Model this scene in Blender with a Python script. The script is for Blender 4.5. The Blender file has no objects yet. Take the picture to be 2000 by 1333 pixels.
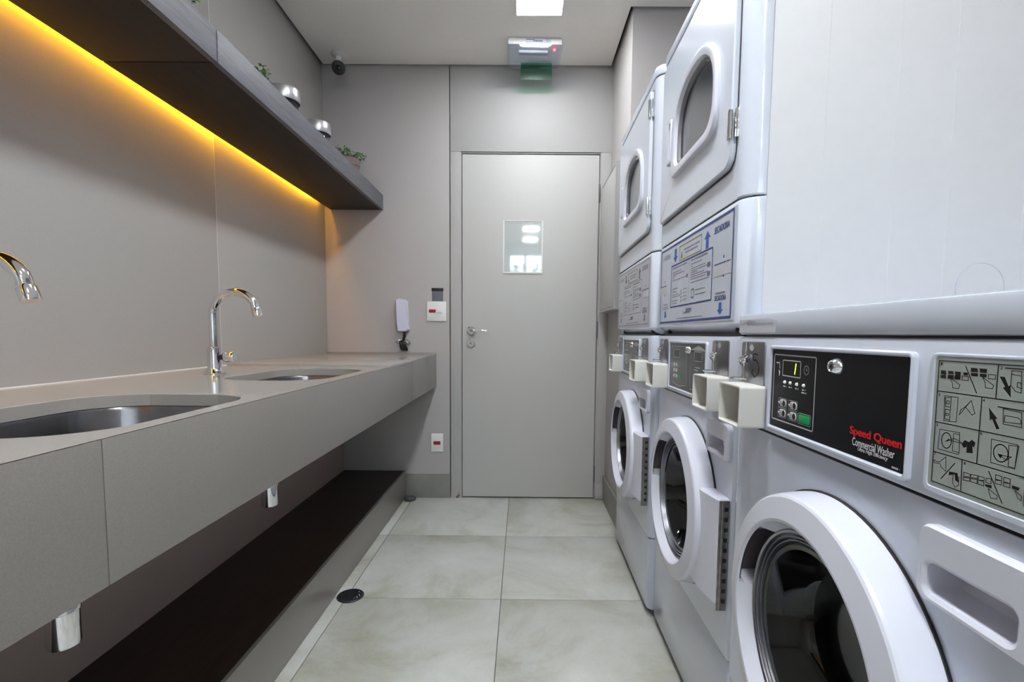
import bpy, bmesh, math, random
from mathutils import Vector, Matrix
C = bpy.context.scene.collection
scn = bpy.context.scene
PI = math.pi
sin, cos = math.sin, math.cos
random.seed(4)

# ---------------------------------------------------------------- camera
YAW, PITCH, ROLL, FPX, CZ, PX, PY = .0043, .0754, .0084, 962.5, 1.0272, 1015.2, 725.65
cd = bpy.data.cameras.new('camera'); cam = bpy.data.objects.new('camera', cd); C.objects.link(cam)
cd.sensor_width = 36; cd.lens = 36*FPX/2000; cd.clip_start = .02; cd.clip_end = 60
cd.shift_x = (1000-PX)/2000; cd.shift_y = (PY-666.5)/2000
fw = Vector((-sin(YAW)*cos(PITCH), cos(YAW)*cos(PITCH), -sin(PITCH)))
rt = fw.cross(Vector((0, 0, 1))).normalized(); up = rt.cross(fw)
r2 = cos(ROLL)*rt+sin(ROLL)*up; u2 = -sin(ROLL)*rt+cos(ROLL)*up
cam.matrix_world = Matrix(((r2.x, u2.x, -fw.x, 0), (r2.y, u2.y, -fw.y, 0), (r2.z, u2.z, -fw.z, CZ), (0, 0, 0, 1)))
scn.camera = cam

# ---------------------------------------------------------------- light and exposure
LAMP_W = 98.0            # emission of the square ceiling lamps
LED_W = 46.0              # amber strip behind the shelf
SKY_W = 8.0
vs = scn.view_settings
vs.view_transform = 'Standard'; vs.look = 'None'; vs.gamma = 1; vs.use_curve_mapping = False
vs.exposure = 0.30
w = bpy.data.worlds.new('sky'); scn.world = w; w.use_nodes = True
w.node_tree.nodes['Background'].inputs[0].default_value = (.80, .90, 1.0, 1)
w.node_tree.nodes['Background'].inputs[1].default_value = SKY_W
# room dimensions
XL, XR, XN, D, YN, YB = -1.1946, .521, 1.27, 3.0212, 2.50, -2.7
ZT, ZS = 2.596, 2.66
pl = bpy.data.lights.new('window portal', 'AREA'); po = bpy.data.objects.new('window_portal', pl); C.objects.link(po)
pl.shape = 'RECTANGLE'; pl.size = 1.31; pl.size_y = 1.54; pl.energy = 1
pl.cycles.is_portal = True
po.location = (.395, YB-.09, 1.67); po.rotation_euler = (PI/2, 0, 0)

# ---------------------------------------------------------------- materials
M = {}
def mat(name, col, rough=.5, metal=0, spec=.5, noise=0, nscale=8, col2=None, bump=0, bscale=200, coat=0, stretch=None, emit=None, estr=0):
    m = bpy.data.materials.new(name); m.use_nodes = True; nt = m.node_tree; N = nt.nodes; L = nt.links
    b = N['Principled BSDF']
    b.inputs['Roughness'].default_value = rough; b.inputs['Metallic'].default_value = metal
    b.inputs['Specular IOR Level'].default_value = spec; b.inputs['Coat Weight'].default_value = coat
    b.inputs['Base Color'].default_value = (*col, 1)
    tc = N.new('ShaderNodeTexCoord'); mp = N.new('ShaderNodeMapping'); L.new(tc.outputs['Object'], mp.inputs[0])
    if stretch: mp.inputs['Scale'].default_value = stretch
    if noise:
        n = N.new('ShaderNodeTexNoise'); n.inputs['Scale'].default_value = nscale; n.inputs['Detail'].default_value = 6
        L.new(mp.outputs[0], n.inputs[0])
        r = N.new('ShaderNodeValToRGB'); r.color_ramp.elements[0].position = .3; r.color_ramp.elements[1].position = .7
        c2 = col2 or tuple(c*(1-noise) for c in col)
        r.color_ramp.elements[0].color = (*c2, 1); r.color_ramp.elements[1].color = (*col, 1)
        L.new(n.outputs[0], r.inputs[0]); L.new(r.outputs[0], b.inputs['Base Color'])
    if bump:
        n2 = N.new('ShaderNodeTexNoise'); n2.inputs['Scale'].default_value = bscale; L.new(mp.outputs[0], n2.inputs[0])
        bp = N.new('ShaderNodeBump'); bp.inputs['Strength'].default_value = bump; bp.inputs['Distance'].default_value = .002
        L.new(n2.outputs[0], bp.inputs['Height']); L.new(bp.outputs[0], b.inputs['Normal'])
    if emit:
        b.inputs['Emission Color'].default_value = (*emit, 1); b.inputs['Emission Strength'].default_value = estr
    M[name] = m
    return m
mat('wall', (.46, .435, .432), .55, noise=.05, nscale=420, spec=.4)
mat('wall_left', (.41, .395, .38), .22, noise=.08, nscale=500, spec=.32)
mat('jamb', (.44, .43, .43), .55, noise=.04, nscale=300)
mat('door', (.53, .525, .515), .52, noise=.03, nscale=300)
mat('ceiling', (.93, .895, .85), .7, noise=.02, nscale=50)
mat('grout', (.17, .165, .15), .8, noise=.2, nscale=60)
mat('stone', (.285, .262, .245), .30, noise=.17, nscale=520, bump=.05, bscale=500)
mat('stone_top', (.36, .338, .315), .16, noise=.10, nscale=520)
mat('cladding', (.42, .335, .31), .35, noise=.15, nscale=400)
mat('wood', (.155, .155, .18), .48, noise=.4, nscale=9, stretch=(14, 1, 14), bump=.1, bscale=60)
mat('platform_top', (.040, .021, .012), .5, noise=.4, nscale=7, stretch=(10, 1, 10))
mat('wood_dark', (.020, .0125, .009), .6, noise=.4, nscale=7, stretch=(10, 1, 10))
mat('skirt', (.27, .265, .245), .45, noise=.25, nscale=7)
mat('dryer_white_lit', (.73, .785, .90), .13, noise=.015, nscale=40, spec=.5, coat=.3)  # paler copy of white; stronger light on the dryers put into the colour
mat('white', (.63, .685, .80), .13, noise=.015, nscale=40, spec=.5, coat=.3)
mat('white_side', (.79, .80, .83), .42, noise=.02, nscale=30)
mat('white_door', (.71, .735, .84), .20, spec=.5, noise=.01, nscale=30)
mat('pvc', (.72, .72, .68), .38, noise=.05, nscale=30)
mat('pvc_dirty', (.66, .64, .56), .5, noise=.5, nscale=26, col2=(.36, .28, .16))
mat('chrome', (.80, .80, .82), .07, 1, noise=.02, nscale=20)
mat('hinge', (.36, .33, .31), .28, 1, noise=.4, nscale=60)
mat('steel', (.17, .17, .18), .28, 1, noise=.15, nscale=40)
mat('drum', (.09, .095, .10), .30, .9, noise=.3, nscale=30)
mat('brushed', (.36, .36, .39), .30, 1, noise=.1, nscale=60, stretch=(1, 1, 12))
mat('lid_metal', (.55, .55, .57), .36, 1, noise=.1, nscale=50, stretch=(1, 1, .05))
mat('black_panel', (.008, .009, .011), .38, noise=.3, nscale=20, spec=.25)
mat('grey_panel', (.075, .077, .085), .25, noise=.3, nscale=14)
mat('black', (.010, .010, .011), .4, noise=.3, nscale=20)
mat('dark', (.02, .02, .02), .8, noise=.2, nscale=20)
mat('rubber', (.06, .06, .065), .5, noise=.3, nscale=20)
mat('recess', (.13, .11, .12), .5, noise=.2, nscale=10)  # dark tone puts the deep shade of the finger recess into the colour
mat('gasket', (.17, .17, .19), .25, noise=.2, nscale=10, spec=.7)
mat('drain', (.045, .05, .06), .35, .6, noise=.4, nscale=60)
mat('display', (.012, .014, .004), .12, noise=.2, nscale=40)
mat('digit', (.7, .8, .1), .4, emit=(.75, .9, .12), estr=1.4, noise=.01)
mat('green', (.0, .38, .10), .35, noise=.05, nscale=60)
mat('red_text', (.75, .012, .02), .4, noise=.02)
mat('white_text', (.88, .89, .92), .4, noise=.02)
mat('grey_text', (.58, .58, .61), .4, noise=.02)
mat('marker', (.01, .01, .02), .5, noise=.02)
mat('ink_navy', (.03, .06, .24), .4, noise=.05)
mat('ink_blue', (.02, .12, .50), .4, noise=.05)
mat('ink_grey', (.20, .20, .27), .5, noise=.05)
mat('ink_yellow', (.30, .25, .07), .5, noise=.05)
mat('poster', (.60, .65, .76), .22, noise=.05, nscale=14)
mat('poster_far', (.58, .59, .66), .3, noise=.05, nscale=14)
mat('tape', (.60, .63, .70), .12, noise=.08, nscale=30)
mat('legend', (.38, .43, .41), .35, noise=.04, nscale=20)
mat('red_label', (.33, .01, .025), .4, noise=.05)
mat('plate_white', (.76, .77, .75), .25, noise=.02)
mat('handset', (.66, .66, .82), .3, noise=.02)
mat('plant', (.09, .22, .05), .5, noise=.5, nscale=30)
mat('plant_dark', (.035, .09, .04), .5, noise=.5, nscale=30)
mat('pot', (.28, .20, .19), .7, noise=.45, nscale=60, stretch=(1, 1, 3))
mat('brick_chip', (.30, .10, .06), .9, noise=.5, nscale=90)
mat('soil', (.05, .035, .02), .9, noise=.4, nscale=60)
mat('camera_white', (.75, .74, .73), .35, noise=.02)
LAMP_K = (.64, 1.20, 1.25, .5, .5)      # the lamps are not equally strong
for i, k in enumerate(LAMP_K): mat('lamp%d' % i, (1, 1, 1), .5, emit=(.96, .985, 1.0), estr=LAMP_W*k)
mat('led', (1, .6, .1), .5, emit=(1.0, .44, .01), estr=LED_W)
mat('red_led', (1, .1, .1), .5, emit=(1.0, .10, .12), estr=3)
mat('tube', (.6, .66, .66), .3, noise=.02)
mat('paper', (.74, .77, .78), .35, noise=.02)
mat('rear_wall', (.55, .55, .54), .5, noise=.03)
mat('rear_beam', (.22, .23, .24), .5, noise=.03)

def glassy(name, tint, gl=.07, rough=.03, fres=1.45):
    m = bpy.data.materials.new(name); m.use_nodes = True; nt = m.node_tree; N = nt.nodes; L = nt.links
    N.remove(N['Principled BSDF']); o = N['Material Output']
    t = N.new('ShaderNodeBsdfTransparent'); t.inputs[0].default_value = (*tint, 1)
    g = N.new('ShaderNodeBsdfGlossy'); g.inputs['Roughness'].default_value = rough
    lw = N.new('ShaderNodeLayerWeight'); lw.inputs[0].default_value = .5
    f = N.new('ShaderNodeMath'); f.operation = 'POWER'; f.inputs[1].default_value = 3.2; L.new(lw.outputs['Facing'], f.inputs[0])
    f2 = N.new('ShaderNodeMath'); f2.operation = 'MULTIPLY'; f2.inputs[1].default_value = .75; L.new(f.outputs[0], f2.inputs[0])
    a = N.new('ShaderNodeMath'); a.operation = 'ADD'; a.inputs[1].default_value = gl+.03; L.new(f2.outputs[0], a.inputs[0])
    x = N.new('ShaderNodeMixShader'); L.new(a.outputs[0], x.inputs[0]); L.new(t.outputs[0], x.inputs[1]); L.new(g.outputs[0], x.inputs[2])
    L.new(x.outputs[0], o.inputs[0]); M[name] = m
glassy('glass', (.93, .95, .95), .03)
glassy('door_glass', (.22, .25, .25), .02, .05)
glassy('dryer_glass', (.55, .56, .60), .10, .12)
glassy('lens', (.80, .83, .92), .06, .08)
glassy('green_film', (.48, .76, .64), .0, .4)
glassy('pocket', (.97, .98, .98), .10, .04)
glassy('clear_tag', (.75, .77, .82), .1, .2)

# floor tile: concrete look, smudged, every tile with its own shift
def tile_mat():
    m = mat('tile', (.42, .42, .385), .33, noise=.01); nt = m.node_tree; N = nt.nodes; L = nt.links
    b = N['Principled BSDF']; oi = N.new('ShaderNodeObjectInfo'); geo = N.new('ShaderNodeNewGeometry')
    ad = N.new('ShaderNodeVectorMath'); ad.operation = 'ADD'; L.new(geo.outputs['Position'], ad.inputs[0])
    mu = N.new('ShaderNodeMath'); mu.operation = 'MULTIPLY'; mu.inputs[1].default_value = 37; L.new(oi.outputs['Random'], mu.inputs[0])
    L.new(mu.outputs[0], ad.inputs[1])
    n1 = N.new('ShaderNodeTexNoise'); n1.inputs['Scale'].default_value = 2.6; n1.inputs['Detail'].default_value = 9; n1.inputs['Roughness'].default_value = .62
    n1.inputs['Distortion'].default_value = .6
    L.new(ad.outputs[0], n1.inputs[0])
    r = N.new('ShaderNodeValToRGB'); e = r.color_ramp.elements
    e[0].position = .28; e[0].color = (.34, .335, .255, 1); e[1].position = .72; e[1].color = (.63, .64, .62, 1)
    k = e.new(.5); k.color = (.53, .535, .50, 1)
    L.new(n1.outputs[0], r.inputs[0])
    n2 = N.new('ShaderNodeTexNoise'); n2.inputs['Scale'].default_value = 90; n2.inputs['Detail'].default_value = 4; L.new(geo.outputs['Position'], n2.inputs[0])
    mx = N.new('ShaderNodeMix'); mx.data_type = 'RGBA'; mx.blend_type = 'OVERLAY'; mx.inputs[0].default_value = .10
    L.new(r.outputs[0], mx.inputs[6]); L.new(n2.outputs[1], mx.inputs[7]); L.new(mx.outputs[2], b.inputs['Base Color'])
tile_mat()

# ---------------------------------------------------------------- helpers
def obj(name, bm, m, parent=None, ang=32):
    me = bpy.data.meshes.new(name)
    if isinstance(bm, bmesh.types.BMesh):
        bmesh.ops.recalc_face_normals(bm, faces=bm.faces)
        bm.to_mesh(me); bm.free()
    else: me = bm
    if not me.materials: me.materials.append(M[m])
    me.polygons.foreach_set('use_smooth', [True]*len(me.polygons))
    me.set_sharp_from_angle(angle=math.radians(ang))
    o = bpy.data.objects.new(name, me); C.objects.link(o); o.parent = parent
    return o
def tag(o, label=None, cat=None, group=None, kind=None):
    for k, v in (('label', label), ('category', cat), ('group', group), ('kind', kind)):
        if v: o[k] = v
    return o
def empty(name, loc, rz=0, **k):
    o = bpy.data.objects.new(name, None); C.objects.link(o); o.location = loc; o.rotation_euler = (0, 0, rz)
    o.empty_display_size = .05
    return tag(o, **k)
def B(): return bmesh.new()
def box(bm, x0, x1, y0, y1, z0, z1, bev=0):
    vs_ = [bm.verts.new((x, y, z)) for z in (z0, z1) for y in (y0, y1) for x in (x0, x1)]
    q = [(0, 1, 3, 2), (4, 6, 7, 5), (0, 4, 5, 1), (2, 3, 7, 6), (0, 2, 6, 4), (1, 5, 7, 3)]
    fs = [bm.faces.new([vs_[i] for i in f]) for f in q]
    if bev:
        es = list({e for f in fs for e in f.edges})
        bmesh.ops.bevel(bm, geom=es, offset=bev, segments=2, affect='EDGES', profile=.6)
    return bm
def loft(bm, loops, closed=True, cap0=False, cap1=False):
    R = [[bm.verts.new(p) for p in l] for l in loops]; n = len(R[0])
    for a, b in zip(R, R[1:]):
        for i in range(n if closed else n-1):
            j = (i+1) % n
            bm.faces.new((a[i], a[j], b[j], b[i]))
    if cap0: bm.faces.new(R[0][::-1])
    if cap1: bm.faces.new(R[-1])
    return bm
def rr(x0, x1, z0, z1, r, n=6):
    r = min(r, (x1-x0)/2-1e-5, (z1-z0)/2-1e-5); P = []
    for cx, cz, a in ((x1-r, z0+r, -90), (x1-r, z1-r, 0), (x0+r, z1-r, 90), (x0+r, z0+r, 180)):
        for i in range(n+1):
            t = math.radians(a+90*i/n); P.append((cx+r*cos(t), cz+r*sin(t)))
    return P
def circ(cx, cz, r, n=48): return [(cx+r*cos(2*PI*i/n), cz+r*sin(2*PI*i/n)) for i in range(n)]
def F(P, y): return [(a, y, b) for a, b in P]            # in a front plane
def Hz(P, z): return [(a, b, z) for a, b in P]            # in a horizontal plane
def inset(P, d):
    cx = sum(p[0] for p in P)/len(P); cz = sum(p[1] for p in P)/len(P); out = []
    n = len(P)
    for i in range(n):
        a, b, c = P[i-1], P[i], P[(i+1) % n]
        e1 = Vector((b[0]-a[0], b[1]-a[1])); e2 = Vector((c[0]-b[0], c[1]-b[1]))
        if e1.length < 1e-7: e1 = e2
        if e2.length < 1e-7: e2 = e1
        e1.normalize(); e2.normalize(); nn = Vector((-(e1.y+e2.y), e1.x+e2.x))
        if nn.length < 1e-6: out.append(b); continue
        nn.normalize(); k = max(.4, nn.dot(Vector((-e1.y, e1.x))))
        out.append((b[0]+nn.x*d/k, b[1]+nn.y*d/k))
    return out
def slab(bm, P, y0, y1, bev=0):       # front plate, front at y0, back at y1 (y1>y0)
    if bev: loops = [F(P, y1), F(P, y0+bev), F(inset(P, bev*.35), y0+bev*.35), F(inset(P, bev), y0)]
    else: loops = [F(P, y1), F(P, y0)]
    return loft(bm, loops, cap0=True, cap1=True)
def frame(bm, Po, Pi, y0, y1, bev=0):
    loops = [F(Po, y1), F(Po, y0+bev), F(inset(Po, bev), y0), F(inset(Pi, -bev), y0), F(Pi, y0+bev), F(Pi, y1)]
    return loft(bm, loops)
def raycast(P, c, ang):
    d = (cos(ang), sin(ang)); best = None
    for i in range(len(P)):
        a, b = P[i-1], P[i]; ex, ez = b[0]-a[0], b[1]-a[1]; det = ex*d[1]-ez*d[0]
        if abs(det) < 1e-12: continue
        wx, wz = a[0]-c[0], a[1]-c[1]
        t = (ex*wz-ez*wx)/det; s = (d[0]*wz-d[1]*wx)/det
        if t > 0 and -1e-6 <= s <= 1+1e-6 and (best is None or t > best): best = t
    return (c[0]+d[0]*best, c[1]+d[1]*best)
def plate(bm, rect, hole, f, n=48):    # rect (a0,a1,b0,b1) with a hole; f maps (a,b) to xyz; returns hole loop
    a0, a1, b0, b1 = rect; R = [(a0, b0), (a1, b0), (a1, b1), (a0, b1)]
    c = (sum(p[0] for p in hole)/len(hole), sum(p[1] for p in hole)/len(hole))
    A = sorted(set([round(2*PI*i/n, 6) for i in range(n)]+[round(math.atan2(p[1]-c[1], p[0]-c[0]) % (2*PI), 6) for p in R+list(hole)[::1]]))
    o = [raycast(R, c, a) for a in A]; h = [raycast(hole, c, a) for a in A]
    loft(bm, [[f(*p) for p in o], [f(*p) for p in h]])
    return h
def lathe(bm, prof, c, axis='z', n=32, cap0=False, cap1=False):
    loops = []
    for r, h in prof:
        L_ = []
        for i in range(n):
            t = 2*PI*i/n; a, b = r*cos(t), r*sin(t)
            L_.append({'z': (c[0]+a, c[1]+b, c[2]+h), 'y': (c[0]+a, c[1]+h, c[2]+b), 'x': (c[0]+h, c[1]+a, c[2]+b)}[axis])
        loops.append(L_)
    return loft(bm, loops, cap0=cap0, cap1=cap1)
def tube(bm, pts, r, n=10, cap=True):
    pts = [Vector(p) for p in pts]; loops = []; prev = None
    for i, p in enumerate(pts):
        d = (pts[min(i+1, len(pts)-1)]-pts[max(i-1, 0)]).normalized()
        if prev is None: u = d.orthogonal().normalized()
        else: u = (prev-d*prev.dot(d)).normalized()
        prev = u; v = d.cross(u); rr_ = r[i] if isinstance(r, (list, tuple)) else r
        loops.append([p+rr_*(cos(2*PI*k/n)*u+sin(2*PI*k/n)*v) for k in range(n)])
    return loft(bm, loops, cap0=cap, cap1=cap)
def smooth_path(pts, n=6):
    P = [Vector(p) for p in pts]; out = []
    for i in range(len(P)-1):
        p0, p1, p2, p3 = P[max(i-1, 0)], P[i], P[i+1], P[min(i+2, len(P)-1)]
        for k in range(n):
            t = k/n
            out.append(.5*((2*p1)+(p2-p0)*t+(2*p0-5*p1+4*p2-p3)*t*t+(3*p1-p0-3*p2+p3)*t**3))
    out.append(P[-1]); return out
def sphere(bm, c, r, s=(1, 1, 1), n=12):
    m = Matrix.Translation(c) @ Matrix.Diagonal((r*s[0], r*s[1], r*s[2], 1))
    bmesh.ops.create_uvsphere(bm, u_segments=n*2, v_segments=n, radius=1, matrix=m); return bm
def line(bm, a, b, wd, y):             # printed bar in a front plane
    d = Vector((b[0]-a[0], b[1]-a[1]))
    if d.length < 1e-6: return
    d.normalize(); n_ = Vector((-d.y, d.x))*wd/2; e = d*wd/2
    P = [(a[0]-e.x+n_.x, a[1]-e.y+n_.y), (a[0]-e.x-n_.x, a[1]-e.y-n_.y), (b[0]+e.x-n_.x, b[1]+e.y-n_.y), (b[0]+e.x+n_.x, b[1]+e.y+n_.y)]
    bm.faces.new([bm.verts.new((p[0], y, p[1])) for p in P])
def poly(bm, P, y): bm.faces.new([bm.verts.new((p[0], y, p[1])) for p in P])
def loop(bm, P, wd, y):
    for i in range(len(P)): line(bm, P[i-1], P[i], wd, y)
def bars(bm, x0, x1, z, y, h=.0012, rnd=random):   # a line of lettering too small to read
    x = x0; h *= 1.15
    while x < x1:
        l = rnd.uniform(.004, .011); poly(bm, [(x, z-h), (min(x+l, x1), z-h), (min(x+l, x1), z+h), (x, z+h)], y); x += l+.0022
def text_mesh(s, bold=0, shear=0, space=1):
    cu = bpy.data.curves.new('t', 'FONT'); cu.body = s; cu.offset = bold; cu.shear = shear; cu.space_character = space
    o = bpy.data.objects.new('t', cu); C.objects.link(o)
    bpy.context.view_layer.update()
    me = bpy.data.meshes.new_from_object(o.evaluated_get(bpy.context.evaluated_depsgraph_get()))
    bpy.data.objects.remove(o); return me
def text(name, s, x0, x1, z0, z1, y, m, parent, bold=0, shear=0, fat=0):   # fitted into a front-plane rectangle
    me = text_mesh(s, bold, shear); xs = [v.co.x for v in me.vertices]; ys = [v.co.y for v in me.vertices]
    a, b, c, d = min(xs), max(xs), min(ys), max(ys)
    for v in me.vertices:
        v.co = Vector((x0+(v.co.x-a)/(b-a)*(x1-x0), y, z0+(v.co.y-c)/(d-c)*(z1-z0)))
    me.materials.clear()
    if fat:
        bm = B()
        for k in (-1, 0, 1):
            for q in (-.4, .4):
                n0 = len(bm.verts); bm.from_mesh(me); bm.verts.ensure_lookup_table()
                for v in bm.verts[n0:]: v.co.x += k*fat; v.co.z += q*fat; v.co.y -= .00002*(k+1+3*(q > 0))
        bm.to_mesh(me); bm.free()
    return obj(name, me, m, parent)

# ================================================================ THE ROOM
# floor: grout bed with single tiles
fl = obj('floor', box(B(), XL-.1, XN+.1, YB-.1, D+.12, -.05, -.003), 'grout'); fl['kind'] = 'structure'
tx, ty, T, g = -.0741, 1.8398, .6, .0016
tiles = {}
for i in range(-2, 3):
    for j in range(-8, 3):
        x0, x1 = max(tx+i*T+g, XL), min(tx+(i+1)*T-g, XN); y0, y1 = max(ty+j*T+g, YB), min(ty+(j+1)*T-g, D+.02)
        if x1-x0 < .05 or y1-y0 < .01: continue
        k = (round(x1-x0, 4), round(y1-y0, 4))
        if k not in tiles:
            o = obj('tile', box(B(), 0, k[0], 0, k[1], -.004, 0, .0008), 'tile', fl); tiles[k] = o
        else:
            o = tiles[k].copy(); C.objects.link(o)
        o.location = (x0, y0, 0)
def struct(name, bm, m, parent=None):
    o = obj(name, bm, m, parent)
    if parent is None: o['kind'] = 'structure'
    return o
# ceiling: plasterboard sheet stopping short of the walls (dark shadow gap), slab above
bm = B(); s = .014
def ceil_poly(z): return [(XL+s, YB, z), (XN-s, YB, z), (XN-s, YN-s, z), (XR-s, YN-s, z), (XR-s, D-s, z), (XL+s, D-s, z)]
LAMPS = [(.07, 2.44), (.07, 1.02), (.07, -.4), (.12, -1.45), (.12, -2.28)]
loft(bm, [ceil_poly(ZT), ceil_poly(ZT+.012)], cap0=True, cap1=True)
struct('ceiling', bm, 'ceiling')
struct('trim_1', box(B(), XL-.1, XN+.1, YB-.1, D+.12, ZS, ZS+.06), 'dark')
# left wall, two big panels with a fine joint, and its lower cladding
wl = struct('wall_left', box(B(), XL-.1, XL-.014, YB-.1, D+.12, 0, ZS), 'dark')
for y0, y1 in ((YB, -.796), (-.794, 1.9530), (1.9555, D+.10)):
    obj('panel', box(B(), XL-.014, XL, y0, y1, 0, ZS, .0012), 'wall_left', wl)
obj('joint_filler', box(B(), XL-.013, XL-.0004, 1.9532, 1.9553, 0, ZS), 'plate_white', wl)
struct('trim_2', box(B(), XL+.0005, -1.105, YB, D, .16, .862), 'cladding')
# back wall
wb = struct('wall_back', box(B(), XL-.1, XN+.1, D+.06, D+.12, 0, ZS), 'dark')
obj('panel', box(B(), XL, -.4435, D, D+.06, 0, ZS, .0015), 'wall', wb)
obj('panel', box(B(), -.4375, .5305, D-.002, D+.06, 2.1085, ZS, .0015), 'jamb', wb)
fr = struct('trim_3', box(B(), -.4375, -.3735, D-.002, D+.06, 0.0, 2.107, .0015), 'jamb')
bm = B(); box(bm, .459, .5305, D-.002, D+.06, 0.0, 2.107, .0015); box(bm, .461, .5135, D-.02, D-.002, .004, .10, .002); struct('trim_4', bm, 'jamb')
# chipped foot of the door jamb
bm = B(); P = [(-.408, 0.0), (-.383, 0.0), (-.383, .036), (-.390, .034), (-.402, .014)]
loft(bm, [F(P, D-.0035), F(inset(P, .003), D+.0)], cap0=False, cap1=True)
for k in range(7):
    box(bm, -.405+.003*k, -.400+.003*k, D-.0045-.001*(k % 3), D-.001, .0015+.003*k*.6, .008+.0035*k*.7)
o = obj('chipped_patch', bm, 'brick_chip', fr); o['label'] = 'chipped spot baring reddish filler'
# door leaf
dr = empty('door_1', (0, D, 0), kind='structure')
obj('door_leaf', box(B(), -.3656, .4515, .002, .04, .008, 2.0937, .0015), 'door', dr)
bm = B(); box(bm, -.3725, -.3695, -.004, .03, 0, 2.101); box(bm, -.3725, .458, -.004, .03, 2.098, 2.101); box(bm, .455, .458, -.004, .03, 0, 2.101)
obj('frame_bead', bm, 'jamb', dr)
for z in (1.871, 1.056, .164):
    bm = B(); tube(bm, [(.4545, -.005, z-.05), (.4545, -.005, z+.05)], .0055, 10); obj('hinge', bm, 'brushed', dr)
hd = B(); lathe(hd, [(.0, -.012), (.022, -.012), (.0265, -.008), (.0265, .002)], (-.311, 0, 1.046), 'y', 28)
tube(hd, smooth_path([(-.311, -.010, 1.046), (-.311, -.045, 1.046), (-.300, -.056, 1.047), (-.27, -.058, 1.0465), (-.23, -.057, 1.0445), (-.196, -.052, 1.040)]), [.0095]*7+[.009]*8+[.0075]*9+[.006]*7, 12)
h1 = obj('lever_handle', hd, 'chrome', dr)
hd = B(); lathe(hd, [(.0, -.007), (.010, -.007), (.011, -.012), (.022, -.012), (.026, -.008), (.026, .002)], (-.3135, 0, .969), 'y', 28)
obj('keyhole_rose', hd, 'chrome', dr)
hd = B(); box(hd, -.3150, -.3120, -.0085, -.0065, .961, .974); obj('key_slot', hd, 'black', dr)
# right-hand wall: short return beside the door, niche behind the machines, far side wall
struct('wall_right', box(B(), XR, XN+.1, YN, D+.1, 0, ZS, .002), 'wall')
struct('wall_side', box(B(), XN, XN+.1, YB-.1, YN, 0, ZS), 'wall')
# skirting
bm = B(); box(bm, -.7204, -.446, D-.008, D, 0, .150, .0015); struct('baseboard_back', bm, 'skirt')
bm = B(); box(bm, XR-.014, XR, YN+.002, D-.004, 0, .150, .002); struct('baseboard_right', bm, 'skirt')
# rear wall with a wide window (seen mirrored in the notice pocket on the door)
bm = B(); wx0, wx1, wz0, wz1 = -.26, 1.05, .90, 2.44
box(bm, XL-.1, wx0, YB-.1, YB, 0, ZS); box(bm, wx1, XN+.1, YB-.1, YB, 0, ZS)
box(bm, wx0, wx1, YB-.1, YB, 0, wz0); box(bm, wx0, wx1, YB-.1, YB, wz1, ZS); struct('wall_rear', bm, 'rear_wall')
wn = empty('window_1', (0, YB-.05, 0), kind='structure')
bm = B()
for a in (wx0, .02, .52, wx1-.04): box(bm, a, a+.04, -.02, .02, wz0, wz1)
for a in (wz0, wz1-.04, 1.66): box(bm, wx0, wx1, -.019, .019, a, a+.04)
obj('window_frame', bm, 'rear_beam', wn)
for a, b in ((wx0+.04, .02), (.06, .52), (.56, wx1-.04)):
    obj('pane', box(B(), a, b, -.003, .003, wz0+.04, wz1-.04), 'glass', wn)
def leafy(name, n, c, rad, size, m, parent, seed=1, up_=0.3, zmin=None):
    rnd = random.Random(seed); bm = B()
    for _ in range(n):
        d = Vector((rnd.gauss(0, 1), rnd.gauss(0, 1), rnd.gauss(0, 1))).normalized()*rnd.uniform(.45, 1)
        p = Vector((c[0]+d.x*rad[0], c[1]+d.y*rad[1], c[2]+d.z*rad[2]))
        if zmin and p.z < zmin: continue
        a = Vector((rnd.gauss(0, 1), rnd.gauss(0, 1), rnd.gauss(up_, .6))).normalized(); s_ = size*rnd.uniform(.7, 1.3)
        b = a.orthogonal().normalized()*s_*.32; n2 = a.cross(b).normalized()*s_*.08
        v = [bm.verts.new(p+q) for q in (-a*s_*.5, -b+n2, a*s_*.5, b+n2)]
        bm.faces.new((v[0], v[1], v[2])); bm.faces.new((v[0], v[2], v[3]))
    return obj(name, bm, m, parent)
hs = empty('shrub', (.1, YB-1.2, 0), label='green shrub outside the rear window, seen mirrored in the notice pocket', cat='shrub')
leafy('foliage', 1800, (0, 0, 1.25), (1.1, .4, 1.22), .13, 'plant', hs, zmin=.02)
bm = B(); tube(bm, [(0, 0, 0), (.02, 0, .7), (0, .02, 1.6)], [.03, .025, .015]); obj('stem', bm, 'soil', hs)
ob = box(B(), -6, 6, -12, YB-.1, -.08, 0); o = struct('ground', ob, 'skirt')

# ================================================================ LEFT SIDE
XC, ZC, ZB = -.5266, .8916, .7011
ct = empty('countertop', (0, 0, 0), label='long grey-beige stone countertop with deep front apron along the left wall', cat='countertop')
Y0c = -.55
S1 = (-.905, -.562, .60, 1.062); S2 = (-.885, -.572, 1.370, 1.850)
bm = B(); top = lambda a, b: (a, b, ZC)
cuts = [(Y0c, .48, None), (.48, 1.20, S1), (1.20, 1.978, S2)]
holes = []
for y0, y1, s_ in cuts:
    R = (XL+.001, XC, y0, y1)
    if s_ is None: box(bm, R[0], R[1], y0, y1, ZC-.03, ZC)
    else:
        h = plate(bm, R, rr(s_[0], s_[1], s_[2], s_[3], .115, 10), top, 60)
        loft(bm, [Hz(h, ZC), Hz(inset(h, .0015), ZC-.0015), Hz(inset(h, .0015), ZC-.026)]); holes.append(h)
bmesh.ops.remove_doubles(bm, verts=bm.verts, dist=1e-5)
obj('slab', bm, 'stone_top', ct)
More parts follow.
